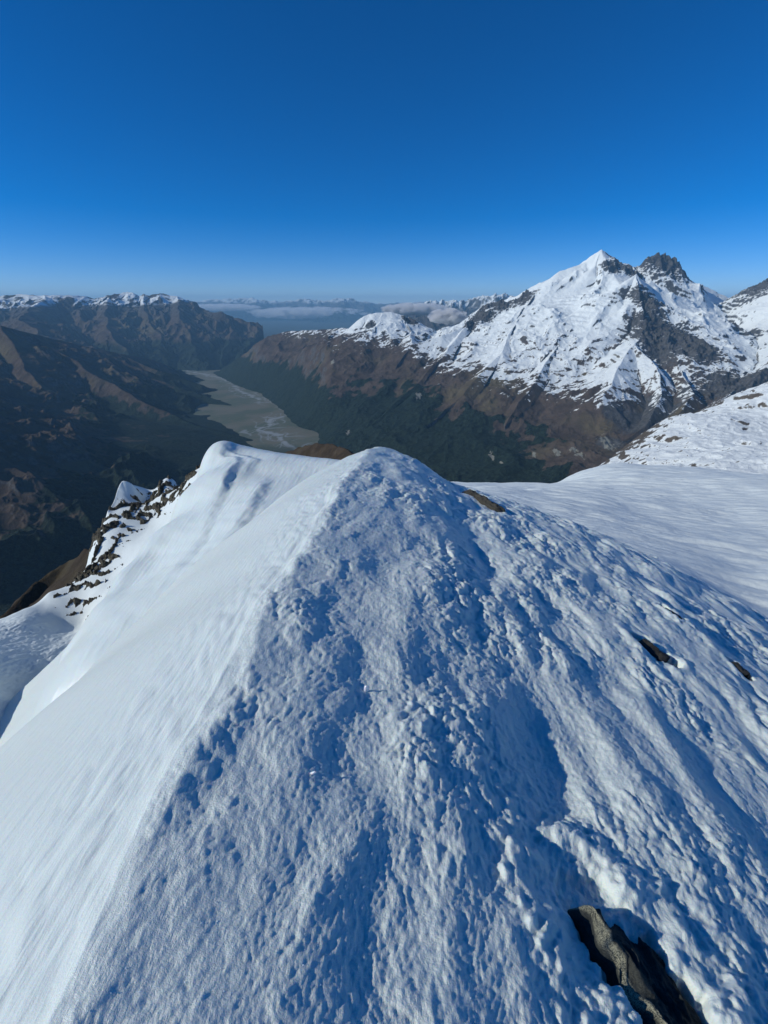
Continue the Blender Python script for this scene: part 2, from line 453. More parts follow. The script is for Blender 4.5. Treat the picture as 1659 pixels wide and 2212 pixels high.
PROF = [(-.80, -2.2, 0), (-.93, -.5, 0), (-.96, -.06, .0), (-.90, .03, .8), (-.76, .15, 1), (-.71, .17, .15), (-.3, .10, .0), (.15, .02, .0), (.28, -.05, .0), (.8, -.10, .0), (1.15, -.4, 0), (1.2, -2.2, 0)]
PROF2 = [(-1, -2, 0), (-.95, -.3, 0), (-.5, .0, 0), (.1, .1, 0), (.6, -.1, 0), (1, -.5, 0), (1.1, -2, 0)]
slate = rock_material('slate', (.045, .053, .052), (.46, .45, .32), scale=.06, amount=.5)
slate_dark = rock_material('slate_dark', (.045, .045, .042), (.1, .1, .08), scale=.06, amount=.6)
labels = ['long dark slab of slate edged with pale lichen, bottom right corner of the snow', 'larger dark rock showing through the blue snow, middle of the three',
          'thin dark rock sliver in the snow, farthest of the three on the right slope', 'small dark rock sliver at the right edge of the picture']
for (A_, B_, w_, dp, sh), lb, sd_ in zip(RK, labels, range(4)):
    o = slab('rock', A_ + np.array((-.02, .05, -.03) if sd_ == 0 else (0, 0, (0, -.03, .01, -.012)[sd_])), B_ + np.array((0, 0, (-.04, -.03, .01, -.012)[sd_])), w_, PROF if sd_ == 0 else PROF2, slate if sd_ == 0 else slate_dark, na=500 if sd_ == 0 else 80, nc=220 if sd_ == 0 else 60, seed=sd_ * 7)
    tag(o, lb, 'rock')
A_, B_ = hit(1004, 1058), hit(1088, 1102)
o = slab('rock', A_ + np.array((0, 0, -.02)), B_ + np.array((0, 0, -.05)), .11, [(-1, -2, 0), (-.95, .1, .2), (-.6, .55, .5), (0, .62, .4), (.6, .4, .3), (1, -.1, .2), (1.1, -2, 0)], rock_material('brown_rock', (.055, .052, .045), (.16, .15, .11), scale=.15), na=90, seed=29, sink=.3)
tag(o, 'brown rock breaking through the right skyline of the snow ridge below its dome', 'rock')
ice = NT('ice'); ice.b.inputs['Base Color'].default_value = (.9, .93, .96, 1); ice.b.inputs['Roughness'].default_value = .25
ice.b.inputs['Subsurface Weight'].default_value = .3; ice.b.inputs['Subsurface Scale'].default_value = .01
def shard(px, py, hgt, wid, lean, label):
    c = hit(px, py); c[2] = locate(c[:1], c[1:2])[0] + .004; prof = [(0, 0), (.9, .15), (1, .45), (.75, .8), (.1, 1)]
    bm_v = []; faces = []
    for k, (r_, z_) in enumerate(prof):
        for q in range(7):
            t = q * 2 * PI / 7
            bm_v.append((c[0] + wid * .5 * r_ * math.cos(t) + lean * z_ * hgt, c[1] + wid * .22 * r_ * math.sin(t), c[2] - .01 + z_ * hgt * (1 + .05 * math.sin(3 * t))))
    for k in range(4):
        for q in range(7): faces.append((k * 7 + q, k * 7 + (q + 1) % 7, k * 7 + 7 + (q + 1) % 7, k * 7 + 7 + q))
    me = bpy.data.meshes.new('ice_shard'); me.from_pydata(bm_v, [], faces); me.materials.append(ice.m)
    o = bpy.data.objects.new('ice_shard', me); SC.collection.objects.link(o); tag(o, label, 'ice')
def crystals():
    rs = np.random.RandomState(5); n = 420
    px = rs.uniform(150, 1640, n); py = rs.uniform(1350, 2200, n); V = []; F = []
    for a, b in zip(px, py):
        if a < 150 + (2212 - b) * .55: continue
        c = hit(a, b)
        V.append(c)
    V = np.array(V); ix = locate(V[:, 0], V[:, 1]); V[:, 2] = ix + .002
    vs = []
    for k, c in enumerate(V):
        q = rs.normal(size=(4, 3)); q /= np.linalg.norm(q, axis=1)[:, None]
        vs += [tuple(c + w_ * rs.uniform(.0012, .0028)) for w_ in q]
        F += [(4 * k, 4 * k + 1, 4 * k + 2), (4 * k, 4 * k + 1, 4 * k + 3), (4 * k + 1, 4 * k + 2, 4 * k + 3), (4 * k, 4 * k + 2, 4 * k + 3)]
    me = bpy.data.meshes.new('ice_crystals'); me.from_pydata(vs, [], F); me.materials.append(ice.m)
    o = bpy.data.objects.new('ice_crystals', me); SC.collection.objects.link(o); o['kind'] = 'stuff'; o['label'] = 'tiny glinting ice grains strewn over the rough snow'
def locate(px_, py_):
    """height of the finished snow at given points (from the polar sheet)"""
    X, Y, Z, A0, A1, R0, R1, CY = SURF
    az = np.degrees(np.arctan2(px_, py_ - CY)); rr = np.hypot(px_, py_ - CY); nr, na = Z.shape
    i = np.clip(np.round((np.log(rr / R0) / math.log(R1 / R0)) * (nr - 1)), 0, nr - 1).astype(int)
    j = np.clip(np.round((az - A0) / (A1 - A0) * (na - 1)), 0, na - 1).astype(int)
    return Z[i, j]
crystals()
shard(790, 1470, .040, .024, .08, 'small white ice flake standing upright in the snow near the middle')
shard(671, 1664, .018, .020, .9, 'tiny pale ice chip lying on the snow, nearer than the upright flake')
crag_rock = rock_material('crag_rock', (.10, .09, .075), scale=6.0)
k = (dc < 3.4)
rockz = z - .24 + .40 * m_ + (ridged(x * .5 + .3 * perlin(x * .8, y * .8, 3), y * .8, 4, 721) - .58) * .9 + fbm(x * 2.0, y * 1.6, 4, 727) * .46 + fbm(x * 5, y * 4, 2, 728) * .16
rockz = np.where(dc < 3.3, rockz, z - 1)
crag = sheet('rock_outcrop', x, y, rockz, crag_rock, {'lichen': .3}, keep=k)
tag(crag, 'dark broken crag streaked with snow, dropping left below the cornice', 'rock')

# ------------------------------------------------------------------ snowy slope beyond the snowfield on the right
sp = ctrl((1250, 1040, 1100), (1348, 983, 1250), (1415, 940, 1350), (1477, 893, 1450), (1506, 897, 1480), (1583, 858, 1580), (1659, 825, 1680), (1800, 790, 1800),
          (1350, 1020, 1050), (1450, 1010, 960), (1550, 1030, 820), (1659, 1040, 760), (1500, 950, 1180), (1600, 930, 1230), (1659, 900, 1350), (1800, 950, 1100), (1800, 1080, 650), (1400, 1060, 850), (1659, 970, 1020))
_b = [P(1250, 1040, 1100), P(1348, 983, 1250), P(1415, 940, 1350), P(1477, 893, 1450), P(1583, 858, 1580), P(1659, 825, 1680), P(1800, 790, 1800)]
sp += [p + np.array((-40, 90, -75)) for p in _b] + [p + np.array((-140, 250, -330)) for p in _b]
slope_tps = TPS(sp, 1e-5)
x, y = polar(22, 52, 1100, 600, 2700, 1000)
z = slope_tps(x, y)
z += fbm(x / 120, y / 120, 4, 801) * 13
ph = (z + 26 * fbm(x / 160, y / 160, 3, 811) + .10 * x + .25 * y) / 34.0
fr = ph - np.floor(ph)
z += (sstep(.3, .75, fr) - fr) * 34 * .42 * sstep(-.05, .3, fbm(x / 130, y / 130, 3, 817)) + (ridged(x / 45, y / 45, 4, 819) - .5) * 4
slope_attr = (x, y, z)

# ------------------------------------------------------------------ far terrain
FLOOR = -1500.0
def K(*rows): return np.array([P(a, b, c * 1000) for a, b, c in rows])

def massif(x, y, lines, slope=.62, conc=.25, reach=1400., warp=160., seed=0):
    """height above the valley of a mountain carried by ridge lines; also the distance to the nearest ridge line"""
    wx = x + warp * fbm(x / 900, y / 900, 4, seed) ; wy = y + warp * fbm(x / 900, y / 900, 4, seed + 31)
    best = np.full(x.shape, -9e9); bd = np.full(x.shape, 9e9)
    for ln in lines:
        sl = slope
        sr = None
        if isinstance(ln, tuple):
            if len(ln) == 3: ln, sl, sr = ln
            else: ln, sl = ln
        if sr is None: sr = sl
        for a, b in zip(ln[:-1], ln[1:]):
            ab = b[:2] - a[:2]; L2 = (ab ** 2).sum() + 1e-6
            t = np.clip(((wx - a[0]) * ab[0] + (wy - a[1]) * ab[1]) / L2, 0, 1)
            dx = wx - a[0] - t * ab[0]; dy = wy - a[1] - t * ab[1]
            dd = np.sqrt(dx * dx + dy * dy)
            s_ = sl if sr == sl else sr + (sl - sr) * sstep(-.8, .8, (ab[0] * dy - ab[1] * dx) / (math.sqrt(L2) * dd + 1))
            h = a[2] + t * (b[2] - a[2]) - s_ * dd * (1 - conc * (1 - np.exp(-dd / reach)))
            m = h > best
            best = np.where(m, h, best); bd = np.where(m, dd, bd)
    return best, bd

def grad(x, y, z):
    """normal z component and azimuth from a curvilinear grid"""
    xu = np.gradient(x, axis=0); yu = np.gradient(y, axis=0); zu = np.gradient(z, axis=0)
    xv = np.gradient(x, axis=1); yv = np.gradient(y, axis=1); zv = np.gradient(z, axis=1)
    nx = yu * zv - zu * yv; ny = zu * xv - xu * zv; nz = xu * yv - yu * xv
    l = np.sqrt(nx * nx + ny * ny + nz * nz); s = np.sign(nz)
    return nx / l * s, ny / l * s, nz / l * s

def land_material(name, rock=(.085, .085, .085), brown=(.082, .062, .048), brown2=(.115, .095, .055), forest=(.012, .021, .015), scale=1.0):
    m = NT(name)
    c = m.coord()
    n1 = m.noise(c, .006 / scale, 6, .6)
    n2 = m.noise(c, .03 / scale, 6, .65)
    n3 = m.noise(c, .0012 / scale, 5, .6)
    rk = m.mix(m.ramp(n2, .3, .7), tuple(v * .55 for v in rock), tuple(v * 1.35 for v in rock))
    br = m.mix(m.ramp(n1, .35, .65), tuple(v * .7 for v in brown), tuple(v * 1.2 for v in brown))
    br = m.mix(m.ramp(n3, .5, .68), br, brown2)
    br = m.mix(m.attr('rock'), br, rk)
    n4 = m.noise(c, .11 / scale, 4, .7)
    fo = m.mix(m.ramp(m.math('ADD', m.math('MULTIPLY', n2, .5), m.math('MULTIPLY', n4, .5)), .38, .62), tuple(v * .35 for v in forest), tuple(v * 1.9 for v in forest))
    col = m.mix(m.attr('forest'), br, fo)
    scar = m.attr('scar')
    col = m.mix(scar, col, (.24, .24, .20))
    col = m.mix(m.attr('snow'), col, (.82, .88, .88))
    m.l(col, m.b.inputs['Base Color'])
    m.b.inputs['Roughness'].default_value = .9
    m.b.inputs['Specular IOR Level'].default_value = .1
    m.l(m.bump(n4, 9 * scale, .8, m.bump(n2, 14 * scale, .7)), m.b.inputs['Normal'])
    return m.m

land = land_material('mountain_ground')

def floor_pts(*rows): return np.array([P(a, b, 1)[:2] / -P(a, b, 1)[2] * -FLOOR for a, b in rows])
RE = floor_pts((690, 1010), (684, 960), (684, 934), (640, 922), (600, 880), (560, 850), (505, 831), (462, 808), (440, 799), (430, 792))
LE = floor_pts((620, 1010), (548, 952), (515, 925), (478, 903), (488, 888), (503, 880), (498, 868), (470, 840), (430, 815), (398, 804), (380, 798))
RE = np.vstack([[-100, 1500], [-600, 3300], RE]); LE = np.vstack([[-500, 1500], [-1100, 3300], LE])
def edge_x(e, y): return np.interp(y, e[:, 1], e[:, 0])

# --- the big snowy massif and its valley flank on the right
A = K((1300, 539, 7.65), (1262, 566, 7.65), (1214, 585, 7.65), (1161, 624, 7.65), (1132, 643, 7.65), (1056, 652, 7.7), (1022, 686, 7.5), (998, 705, 7.2), (950, 725, 6.9), (890, 744, 6.8))
A2 = K((890, 744, 6.8), (892, 715, 7.6), (875, 682, 8), (850, 674, 8.05), (812, 676, 8.05), (790, 682, 8.05), (762, 712, 8.3), (740, 708, 9), (700, 712, 9.5), (620, 715, 10), (580, 726, 10.0), (556, 748, 10.1), (505, 775, 10.2), (455, 803, 10.5))
B = K((1300, 539, 7.65), (1330, 556, 7.65), (1372, 577, 7.65), (1384, 574, 7.65), (1405, 554, 7.65), (1420, 547, 7.7), (1453, 554, 7.7), (1468, 576, 7.8), (1487, 602, 7.9), (1535, 621, 8), (1583, 648, 8), (1631, 624, 7.6), (1648, 604, 7.4), (1700, 590, 7.3), (1850, 620, 7.2))
Cc = K((1372, 577, 7.6), (1376, 599, 7.1), (1377, 592, 6.7), (1386, 640, 6.35), (1392, 700, 5.85))
Cd = K((1392, 700, 5.85), (1372, 745, 5.4), (1335, 800, 4.95), (1300, 850, 4.6), (1260, 950, 4.2), (1200, 1040, 3.8))
C1 = K((1377, 593, 6.7), (1330, 625, 6.6), (1285, 655, 6.5), (1245, 690, 6.35), (1200, 740, 6.0), (1165, 800, 5.4), (1120, 880, 4.8), (1060, 980, 4.25))
S1 = K((1300, 539, 7.65), (1286, 575, 7.4), (1272, 618, 7.15), (1256, 655, 6.95))
BW = K((1540, 665, 7.5), (1530, 705, 6.8), (1545, 760, 6.0), (1520, 815, 5.2))
C2 = K((1480, 800, 5.0), (1500, 850, 4.5), (1440, 930, 4.0), (1330, 1010, 3.7))
C3 = K((1372, 745, 5.4), (1420, 790, 5.0), (1430, 850, 4.6), (1390, 920, 4.15), (1310, 980, 3.85))
D = K((1161, 624, 7.5), (1120, 700, 6.7), (1080, 762, 6.0), (1000, 850, 5.2), (900, 950, 4.6), (850, 1000, 4.3))
D2 = K((998, 705, 7.2), (960, 765, 6.4), (900, 830, 5.8), (830, 900, 5.2), (760, 950, 4.9))
E = K((890, 744, 6.8), (850, 800, 6.3), (760, 885, 5.7), (712, 945, 5.2))
F = K((700, 712, 9.5), (650, 760, 8.8), (590, 810, 8.3), (560, 835, 8.1))
G = K((830, 676, 8), (790, 745, 7.4), (715, 830, 6.7), (655, 900, 6.25))
G2 = K((762, 712, 8.3), (700, 775, 7.7), (640, 835, 7.3), (615, 870, 7.0))
I = K((1648, 604, 7.4), (1700, 680, 6.3), (1690, 760, 5.2), (1610, 830, 4.5), (1540, 880, 4.1), (1460, 950, 3.7), (1400, 1000, 3.4))
R_LINES = [(A, .66), (A2, .55), (B, 1.05), (Cc, 1.9, .6), (Cd, .75, .55), (C1, .85, .5), (C2, .8), (C3, .8), (S1, 1.2, .58), (BW, .3), (D, .5), (D2, .5), (E, .5), (F, .5), (G, .5), (G2, .5), (I, .8)]

x, y = polar(-32, 45, 1500, 3000, 12500, 1500)
h, bd = massif(x, y, R_LINES, warp=95, seed=101)
side = x - edge_x(RE, y) + 60 * fbm(x / 260, y / 260, 4, 103)
cap = FLOOR - 30 + np.maximum(side, -60) * .62 + .00045 * np.maximum(side, 0) ** 2 + 20
er = ridged(x / 620 + .25 * fbm(x / 800, y / 800, 2, 7), y / 620, 6, 111)
er2 = ridged(x / 170, y / 170, 5, 117)
far = sstep(20, 420, bd)
high = sstep(-900, 0, h)
h = h + (er - .45) * (70 + 50 * high) * far + (er2 - .4) * (10 + 8 * far) * (1 - .35 * high) + fbm(x / 60, y / 60, 3, 121) * 4
# benches of rock: the strata step the snow slopes
st = 58.0
ph = (h + 110 * fbm(x / 900, y / 900, 4, 131) + .16 * x - .05 * y) / st
fr = ph - np.floor(ph)
bench = (sstep(.25, .8, fr) - fr) * st
h = h + bench * .5 * sstep(-.05, .35, fbm(x / 420, y / 420, 4, 137)) * sstep(-900, -300, h) * sstep(330, 60, h)
h = -smax(-h, -cap, 60)
RY = [(1425, 560, 7.7, 330), (1465, 600, 7.75, 300), (1340, 588, 7.5, 170), (1318, 604, 7.3, 120), (1355, 604, 7.35, 150), (1658, 640, 7.4, 430),
      (1420, 690, 5.9, 260), (1430, 730, 5.6, 280), (1400, 650, 6.3, 200), (1460, 700, 5.8, 250), (1400, 715, 5.7, 150), (1130, 648, 7.5, 150), (1085, 655, 7.6, 170), (1040, 680, 7.5, 200), (1010, 700, 7.3, 150),
      (1500, 760, 5.4, 220), (1620, 820, 4.6, 350), (1600, 700, 6.4, 200), (884, 700, 7.95, 130), (800, 690, 7.8, 70), (1450, 650, 6.4, 160), (1480, 720, 5.7, 200)]
rocky = 0
for q in RY:
    p = P(q[0], q[1], q[2] * 1000); rocky = np.maximum(rocky, np.exp(-((x - p[0]) ** 2 + (y - p[1]) ** 2) / q[3] ** 2))
rocky = rocky * sstep(-.5, .3, fbm(x / 160, y / 160, 4, 173) + .35)
h = h + rocky * ((ridged(x / 150, y / 150, 5, 177) - .45) * 95 + (ridged(x / 50, y / 50, 4, 178) - .5) * 28)
nx, ny, nz = grad(x, y, h)
gorge = 0; scars = 0
for q in [(1380, 905, 4.3, 230), (1335, 885, 4.4, 150), (1430, 865, 4.5, 190), (1320, 950, 4.0, 110), (1500, 840, 4.6, 160)]:
    p = P(q[0], q[1], q[2] * 1000); gorge = np.maximum(gorge, np.exp(-((x - p[0]) ** 2 + (y - p[1]) ** 2) / q[3] ** 2))
for q in [(1062, 990, 4.1, 26), (1200, 992, 4.0, 30), (1232, 1010, 3.95, 26), (1240, 1042, 3.85, 30), (905, 838, 5.5, 34), (1312, 958, 4.0, 55), (752, 944, 5.1, 26), (1080, 1020, 3.95, 16), (1150, 1000, 4.05, 20), (720, 820, 6.8, 30)]:
    p = P(q[0], q[1], q[2] * 1000); scars = np.maximum(scars, np.exp(-((x - p[0]) ** 2 + ((y - p[1]) * .45) ** 2) / q[3] ** 2))
scars = sstep(.42, .6, scars + .95 * fbm(x / 20, y / 45, 4, 181)) * (scars > .05)
ratio = x / y
snowline = np.interp(ratio, [-.05, .03, .12, .375, .6], [-470, -520, -690, -850, -840]) + 150 * fbm(x / 500, y / 500, 4, 141)
h1 = (h - snowline) / 190
steep = nz + .09 * fbm(x / 130, y / 130, 4, 151) + .08 * fbm(x / 34, y / 34, 3, 157) - .62 * rocky
cover = h1 + 1.6 * fbm(x / 170, y / 80, 4, 147) + .8 * fbm(x / 40, y / 26, 3, 148)
sn = sstep(-.08, .12, cover)
thr = .50 + .20 * sstep(0, -560, h)
snowm = sn * sstep(thr - .03, thr + .03, steep)
rockm = np.clip(np.maximum(sstep(.62, .48, steep), sstep(-520, -300, h)) + rocky * sstep(-900, -700, h) + sstep(.25, .6, gorge + .3 * fbm(x / 90, y / 90, 4, 183)), 0, 1)
fl = np.interp(ratio, [-.3, .05, .25, .5, .6], [-980, -930, -1060, -1330, -1600]) + 150 * fbm(x / 500, y / 500, 4, 165) + 260 * (er - .5) + 130 * fbm(x / 110, y / 110, 4, 167)
forestm = sstep(14, -14, h - fl) * sstep(.45, .5, nz + .2)
scar = scars
structure(sheet('mountain', x, y, np.maximum(h, FLOOR - 40), land, {'snow': snowm, 'rock': rockm, 'forest': forestm, 'scar': scar}, keep=h > FLOOR - 35),
          'snow-capped mountain with a sharp white summit above brown slopes and dark forest')

# the snowy slope's own cover
x, y, z = slope_attr
nx, ny, nz = grad(x, y, z)
sm = sstep(.75, .82, nz + .13 * fbm(x / 16, y / 16, 4, 821) + .17 * fbm(x / 70, y / 40, 3, 829))
sm = sm * sstep(-60, 10, (x - 700) * .5 - (y - 1150) * .22 + 60 * fbm(x / 70, y / 70, 4, 823) + 60)
slope_land = land_material('slope_ground', rock=(.12, .11, .095), scale=.25)
structure(sheet('snow_slope', x, y, z, slope_land, {'snow': sm, 'rock': .7, 'forest': 0, 'scar': 0}), 'sunlit snow slope with dark rock bands beyond the snowfield')

# --- the mountain this ridge belongs to, falling to the valley
def KM(*rows): return np.array([P(*q) for q in rows])
O = [KM((740, 1040, 110), (778, 985, 450), (745, 967, 560), (712, 958, 620), (681, 954, 680), (655, 961, 720), (615, 975, 800), (560, 1030, 1100)),
     KM((500, 1100, 75), (330, 1140, 130), (230, 1170, 240), (165, 1207, 290), (100, 1255, 275), (60, 1290, 262), (18, 1328, 250), (-120, 1450, 235)),
     KM((1150, 1080, 130), (1215, 1065, 400), (1290, 1035, 900), (1348, 1000, 1250), (1600, 900, 1600))]
x, y = polar(-72, 60, 1300, 62, 3300, 1000)
h, bd = massif(x, y, [(O[0], .75), (O[1], .9), (O[2], .9)], warp=14, seed=901, conc=0)
f_ = sstep(5, 150, bd)
h = h + (ridged(x / 240, y / 240, 5, 911) - .5) * 70 * f_ + (ridged(x / 60, y / 60, 5, 917) - .5) * (4 + 10 * f_) + fbm(x / 12, y / 12, 3, 919) * 1.2
nx, ny, nz = grad(x, y, h)
flank_land = land_material('flank_ground', rock=(.10, .085, .06), brown=(.058, .045, .032), brown2=(.07, .06, .036), scale=.12)
structure(sheet('hillside', x, y, np.maximum(h, FLOOR - 40), flank_land, {'snow': 0, 'rock': sstep(.68, .5, nz), 'forest': sstep(-600, -800, h), 'scar': 0}, keep=h > FLOOR - 35),
          'brown grassy flank falling from the ridge to the valley')

# --- left hills
L0 = K((-300, 680, 6.4), (-120, 690, 6.8), (0, 703, 7), (66, 720, 7.4), (146, 737, 8), (255, 763, 8.8), (328, 777, 9.5), (401, 806, 10.4))
L1 = K((146, 737, 8), (230, 790, 7.9), (350, 825, 7.8), (440, 855, 7.6), (503, 880, 7.3))
L1b = K((255, 763, 8.8), (340, 800, 8.6), (430, 830, 8.6), (470, 850, 8.6))
L2 = K((66, 720, 7.4), (190, 800, 6.7), (340, 885, 5.9), (450, 930, 5.5), (545, 952, 5.3))
L3 = K((0, 703, 7), (60, 800, 6), (150, 900, 5), (250, 1000, 4.2), (300, 1080, 3.6))
L4 = K((-120, 690, 6.8), (-50, 820, 5.2), (40, 950, 4.1), (130, 1090, 3.2))
L_SHADE = np.array([(-6100, 5000, -250), (-5700, 4000, 100), (-5200, 2500, 300), (-5000, 1500, 200.)])  # unseen ridge left of the frame, added to throw shade on the lower valley
L5 = K((-300, 680, 6.4), (-300, 850, 4.6), (-150, 1000, 3.6), (20, 1180, 2.7))
x, y = polar(-66, -9, 1300, 1700, 12000, 1300)
h, bd = massif(x, y, [(L0, .60), (L1, .6), (L1b, .6), (L2, .6), (L3, .62), (L4, .62), (L5, .62), (L_SHADE, .62)], warp=110, seed=201)
er = ridged(x / 900 + .3 * fbm(x / 800, y / 800, 2, 7), y / 900, 5, 211)
er2 = ridged(x / 210, y / 210, 5, 217)
far = sstep(20, 380, bd)
h = h + (er - .42) * 190 * far + (er2 - .4) * (12 + 16 * far) + fbm(x / 60, y / 60, 3, 221) * 4
nx, ny, nz = grad(x, y, h)
side = edge_x(LE, y) - x + 70 * fbm(x / 260, y / 260, 4, 203)
cap = FLOOR - 10 + np.maximum(side, -60) * .6 + .0005 * np.maximum(side, 0) ** 2
low = FLOOR - 14 + np.maximum(side, -60) * .17 * sstep(7500, 5000, y) + 30 * (er - .4) * sstep(0, 400, side)
h = smax(-smax(-h, -cap, 60), low, 80)
nx, ny, nz = grad(x, y, h)
fl = -1130 + 190 * fbm(x / 500, y / 500, 4, 265) + 220 * (er - .5) + 190 * fbm(x / 120, y / 120, 4, 267)
forestm = sstep(25, -25, h - fl)
rockm = sstep(.72, .6, nz + .1 * fbm(x / 100, y / 100, 3, 251))
structure(sheet('hill', x, y, np.maximum(h, FLOOR - 40), land, {'snow': 0, 'rock': rockm, 'forest': forestm, 'scar': 0}, keep=h > FLOOR - 35),
          'brown spurred hillside falling into dark forest left of the valley')

M0 = K((-200, 650, 13.5), (-80, 642, 14), (0, 639, 14), (40, 636, 14.2), (98, 638, 14.2), (153, 638, 14.5), (190, 640, 14.8), (211, 646, 15), (233, 637, 15), (270, 630, 15.2), (284, 633, 15.2), (299, 640, 15.2), (310, 635, 15.3),
       (324, 639, 15.3), (343, 633, 15.4), (365, 638, 15.5), (379, 640, 15.5), (401, 654, 15.5), (452, 675, 15), (478, 673, 15), (503, 686, 15), (525, 688, 15), (547, 701, 15), (569, 713, 15.2), (600, 735, 15.6))
M1 = K((233, 637, 15), (225, 680, 13.5), (240, 720, 12), (280, 765, 11))
M2 = K((98, 638, 14.2), (60, 670, 12.5), (40, 690, 11), (80, 720, 10))
M3 = K((379, 640, 15.5), (395, 690, 13.7), (420, 750, 12.3), (440, 792, 11.6))
M4 = K((503, 686, 15), (500, 735, 13.3), (475, 782, 12.0))
M5 = K((310, 635, 15.3), (320, 690, 13.7), (350, 740, 12.4), (390, 780, 11.8))
x, y = polar(-50, -14, 1000, 9000, 19000, 900)
h, bd = massif(x, y, [(M0, .5), (M1, .5), (M2, .5), (M3, .5), (M4, .5), (M5, .5)], warp=170, seed=301, reach=2600)
er = ridged(x / 1100, y / 1100, 6, 311)
er2 = ridged(x / 330, y / 330, 5, 317)
far = sstep(20, 600, bd)
h = h + (er - .45) * 260 * far + (er2 - .4) * (30 + 60 * far)
nx, ny, nz = grad(x, y, h)
sl = -60 + 130 * fbm(x / 700, y / 700, 4, 341) + 150 * sstep(-7500, -5500, x) - 120 * sstep(-8800, -10500, x)
snowm = sstep(-40, 60, h - sl) * sstep(.62, .74, nz + .14 * fbm(x / 250, y / 250, 4, 351)) * sstep(-.1, .1, fbm(x / 500, y / 500, 3, 357) + .12)
fl = -900 + 160 * fbm(x / 900, y / 900, 4, 365)
structure(sheet('hill', x, y, np.maximum(h, FLOOR - 40), land, {'snow': snowm, 'rock': sstep(-500, -100, h) * .7, 'forest': sstep(80, -80, h - fl), 'scar': 0}, keep=h > FLOOR - 35),
          'long hazy brown range with snow-dusted tops at the left')

# --- distant ranges
far_land = land_material('distant_ground', scale=4.0)
N0 = K((840, 668, 20), (880, 660, 20), (920, 652, 20), (960, 646, 20), (985, 650, 20), (1005, 648, 20), (1030, 640, 20), (1050, 636, 20), (1080, 632, 20), (1110, 640, 20), (1150, 640, 20), (1300, 650, 20))
N1 = K((880, 690, 14), (920, 684, 14), (960, 690, 14), (1010, 680, 14), (1100, 670, 14), (1200, 670, 14))
x, y = polar(-3, 30, 900, 11500, 24000, 500)
h, bd = massif(x, y, [(N0, .6), (N1, .5)], warp=300, seed=401, reach=2000)
h = h + (ridged(x / 1100, y / 1100, 6, 411) - .5) * 420 * sstep(0, 500, bd) + (ridged(x / 350, y / 350, 5, 417) - .5) * 130
nx, ny, nz = grad(x, y, h)
snowm = sstep(-250, 0, h + 200 * fbm(x / 800, y / 800, 3, 441)) * sstep(.5, .66, nz + .12 * fbm(x / 250, y / 250, 4, 451))
structure(sheet('mountain', x, y, np.maximum(h, FLOOR - 40), far_land, {'snow': snowm, 'rock': .8, 'forest': sstep(-700, -1000, h), 'scar': 0}, keep=h > FLOOR - 35),
          'far snowy range behind the left shoulder of the big mountain')

F0 = K((300, 652, 56), (400, 651, 55), (440, 648, 55), (480, 646, 55), (550, 643, 55), (575, 649, 55), (620, 650, 55), (660, 645, 55), (700, 650, 54), (722, 645, 53), (738, 643, 52), (757, 644, 52), (762, 653, 52), (790, 649, 53), (830, 656, 54), (900, 652, 54), (1000, 652, 54), (1200, 650, 54))
F1 = K((660, 645, 55), (680, 670, 48)); F2 = K((738, 643, 52), (742, 665, 46)); F3 = K((550, 643, 55), (560, 668, 48)); F4 = K((830, 656, 54), (840, 672, 46))
F5 = K((640, 688, 33), (680, 694, 33), (620, 706, 28), (600, 712, 26))
x, y = polar(-34, 24, 1000, 24000, 70000, 420)
h, bd = massif(x, y, [(F0, .3), (F1, .3), (F2, .3), (F3, .3), (F4, .3)], warp=700, seed=501, reach=6000)
h = h + (ridged(x / 4200, y / 4200, 6, 511) - .5) * 900 * sstep(0, 2500, bd) + (ridged(x / 1300, y / 1300, 5, 517) - .5) * 260
nx, ny, nz = grad(x, y, h)
snowm = sstep(-150, 250, h + 250 * fbm(x / 3000, y / 3000, 3, 541)) * sstep(.75, .9, nz + .12 * fbm(x / 900, y / 900, 4, 551))
structure(sheet('mountain', x, y, np.maximum(h, FLOOR - 40), far_land, {'snow': snowm, 'rock': .8, 'forest': sstep(-500, -900, h), 'scar': 0}, keep=h > FLOOR - 35),
          'farthest blue ranges on the horizon beyond the plain')

# --- valley floor, reaching the horizon
m = NT('valley_ground')
c = m.coord()
n1 = m.noise(c, .0022, 6, .6); n2 = m.noise(c, .012, 5, .6)
col = m.mix(m.ramp(n1, .4, .6), (.08, .10, .06), (.135, .13, .09))
col = m.mix(m.ramp(n2, .55, .75), col, (.15, .11, .07))
col = m.mix(m.attr('gravel'), col, (.25, .275, .28))
col = m.mix(m.attr('wood'), col, (.02, .035, .02))
m.l(col, m.b.inputs['Base Color']); m.b.inputs['Roughness'].default_value = .9
x, y = polar(-70, 70, 1400, 1500, 120000, 1500)
RV = np.array([P(*r, 1)[:2] / -P(*r, 1)[2] * 1500 for r in ((690, 985), (640, 965), (600, 940), (560, 930), (590, 905), (640, 890), (620, 875), (560, 862), (520, 845), (500, 825), (470, 815), (430, 806), (400, 800))])
wx = x + 130 * fbm(x / 420, y / 420, 3, 601); wy = y + 130 * fbm(x / 420, y / 420, 3, 607)
rd = dist_line(wx, wy, RV)
braid = np.abs(perlin(wx / 260, wy / 420, 611)); braid2 = np.abs(perlin(wx / 150 + 4, wy / 260, 613))
gravel = np.maximum(sstep(.11, .03, braid) * sstep(330, 160, rd), sstep(.09, .02, braid2) * sstep(230, 90, rd))
gravel = np.maximum(gravel * .75, sstep(48, 22, rd)) * sstep(.0, .3, fbm(x / 150, y / 150, 3, 617) + .35)
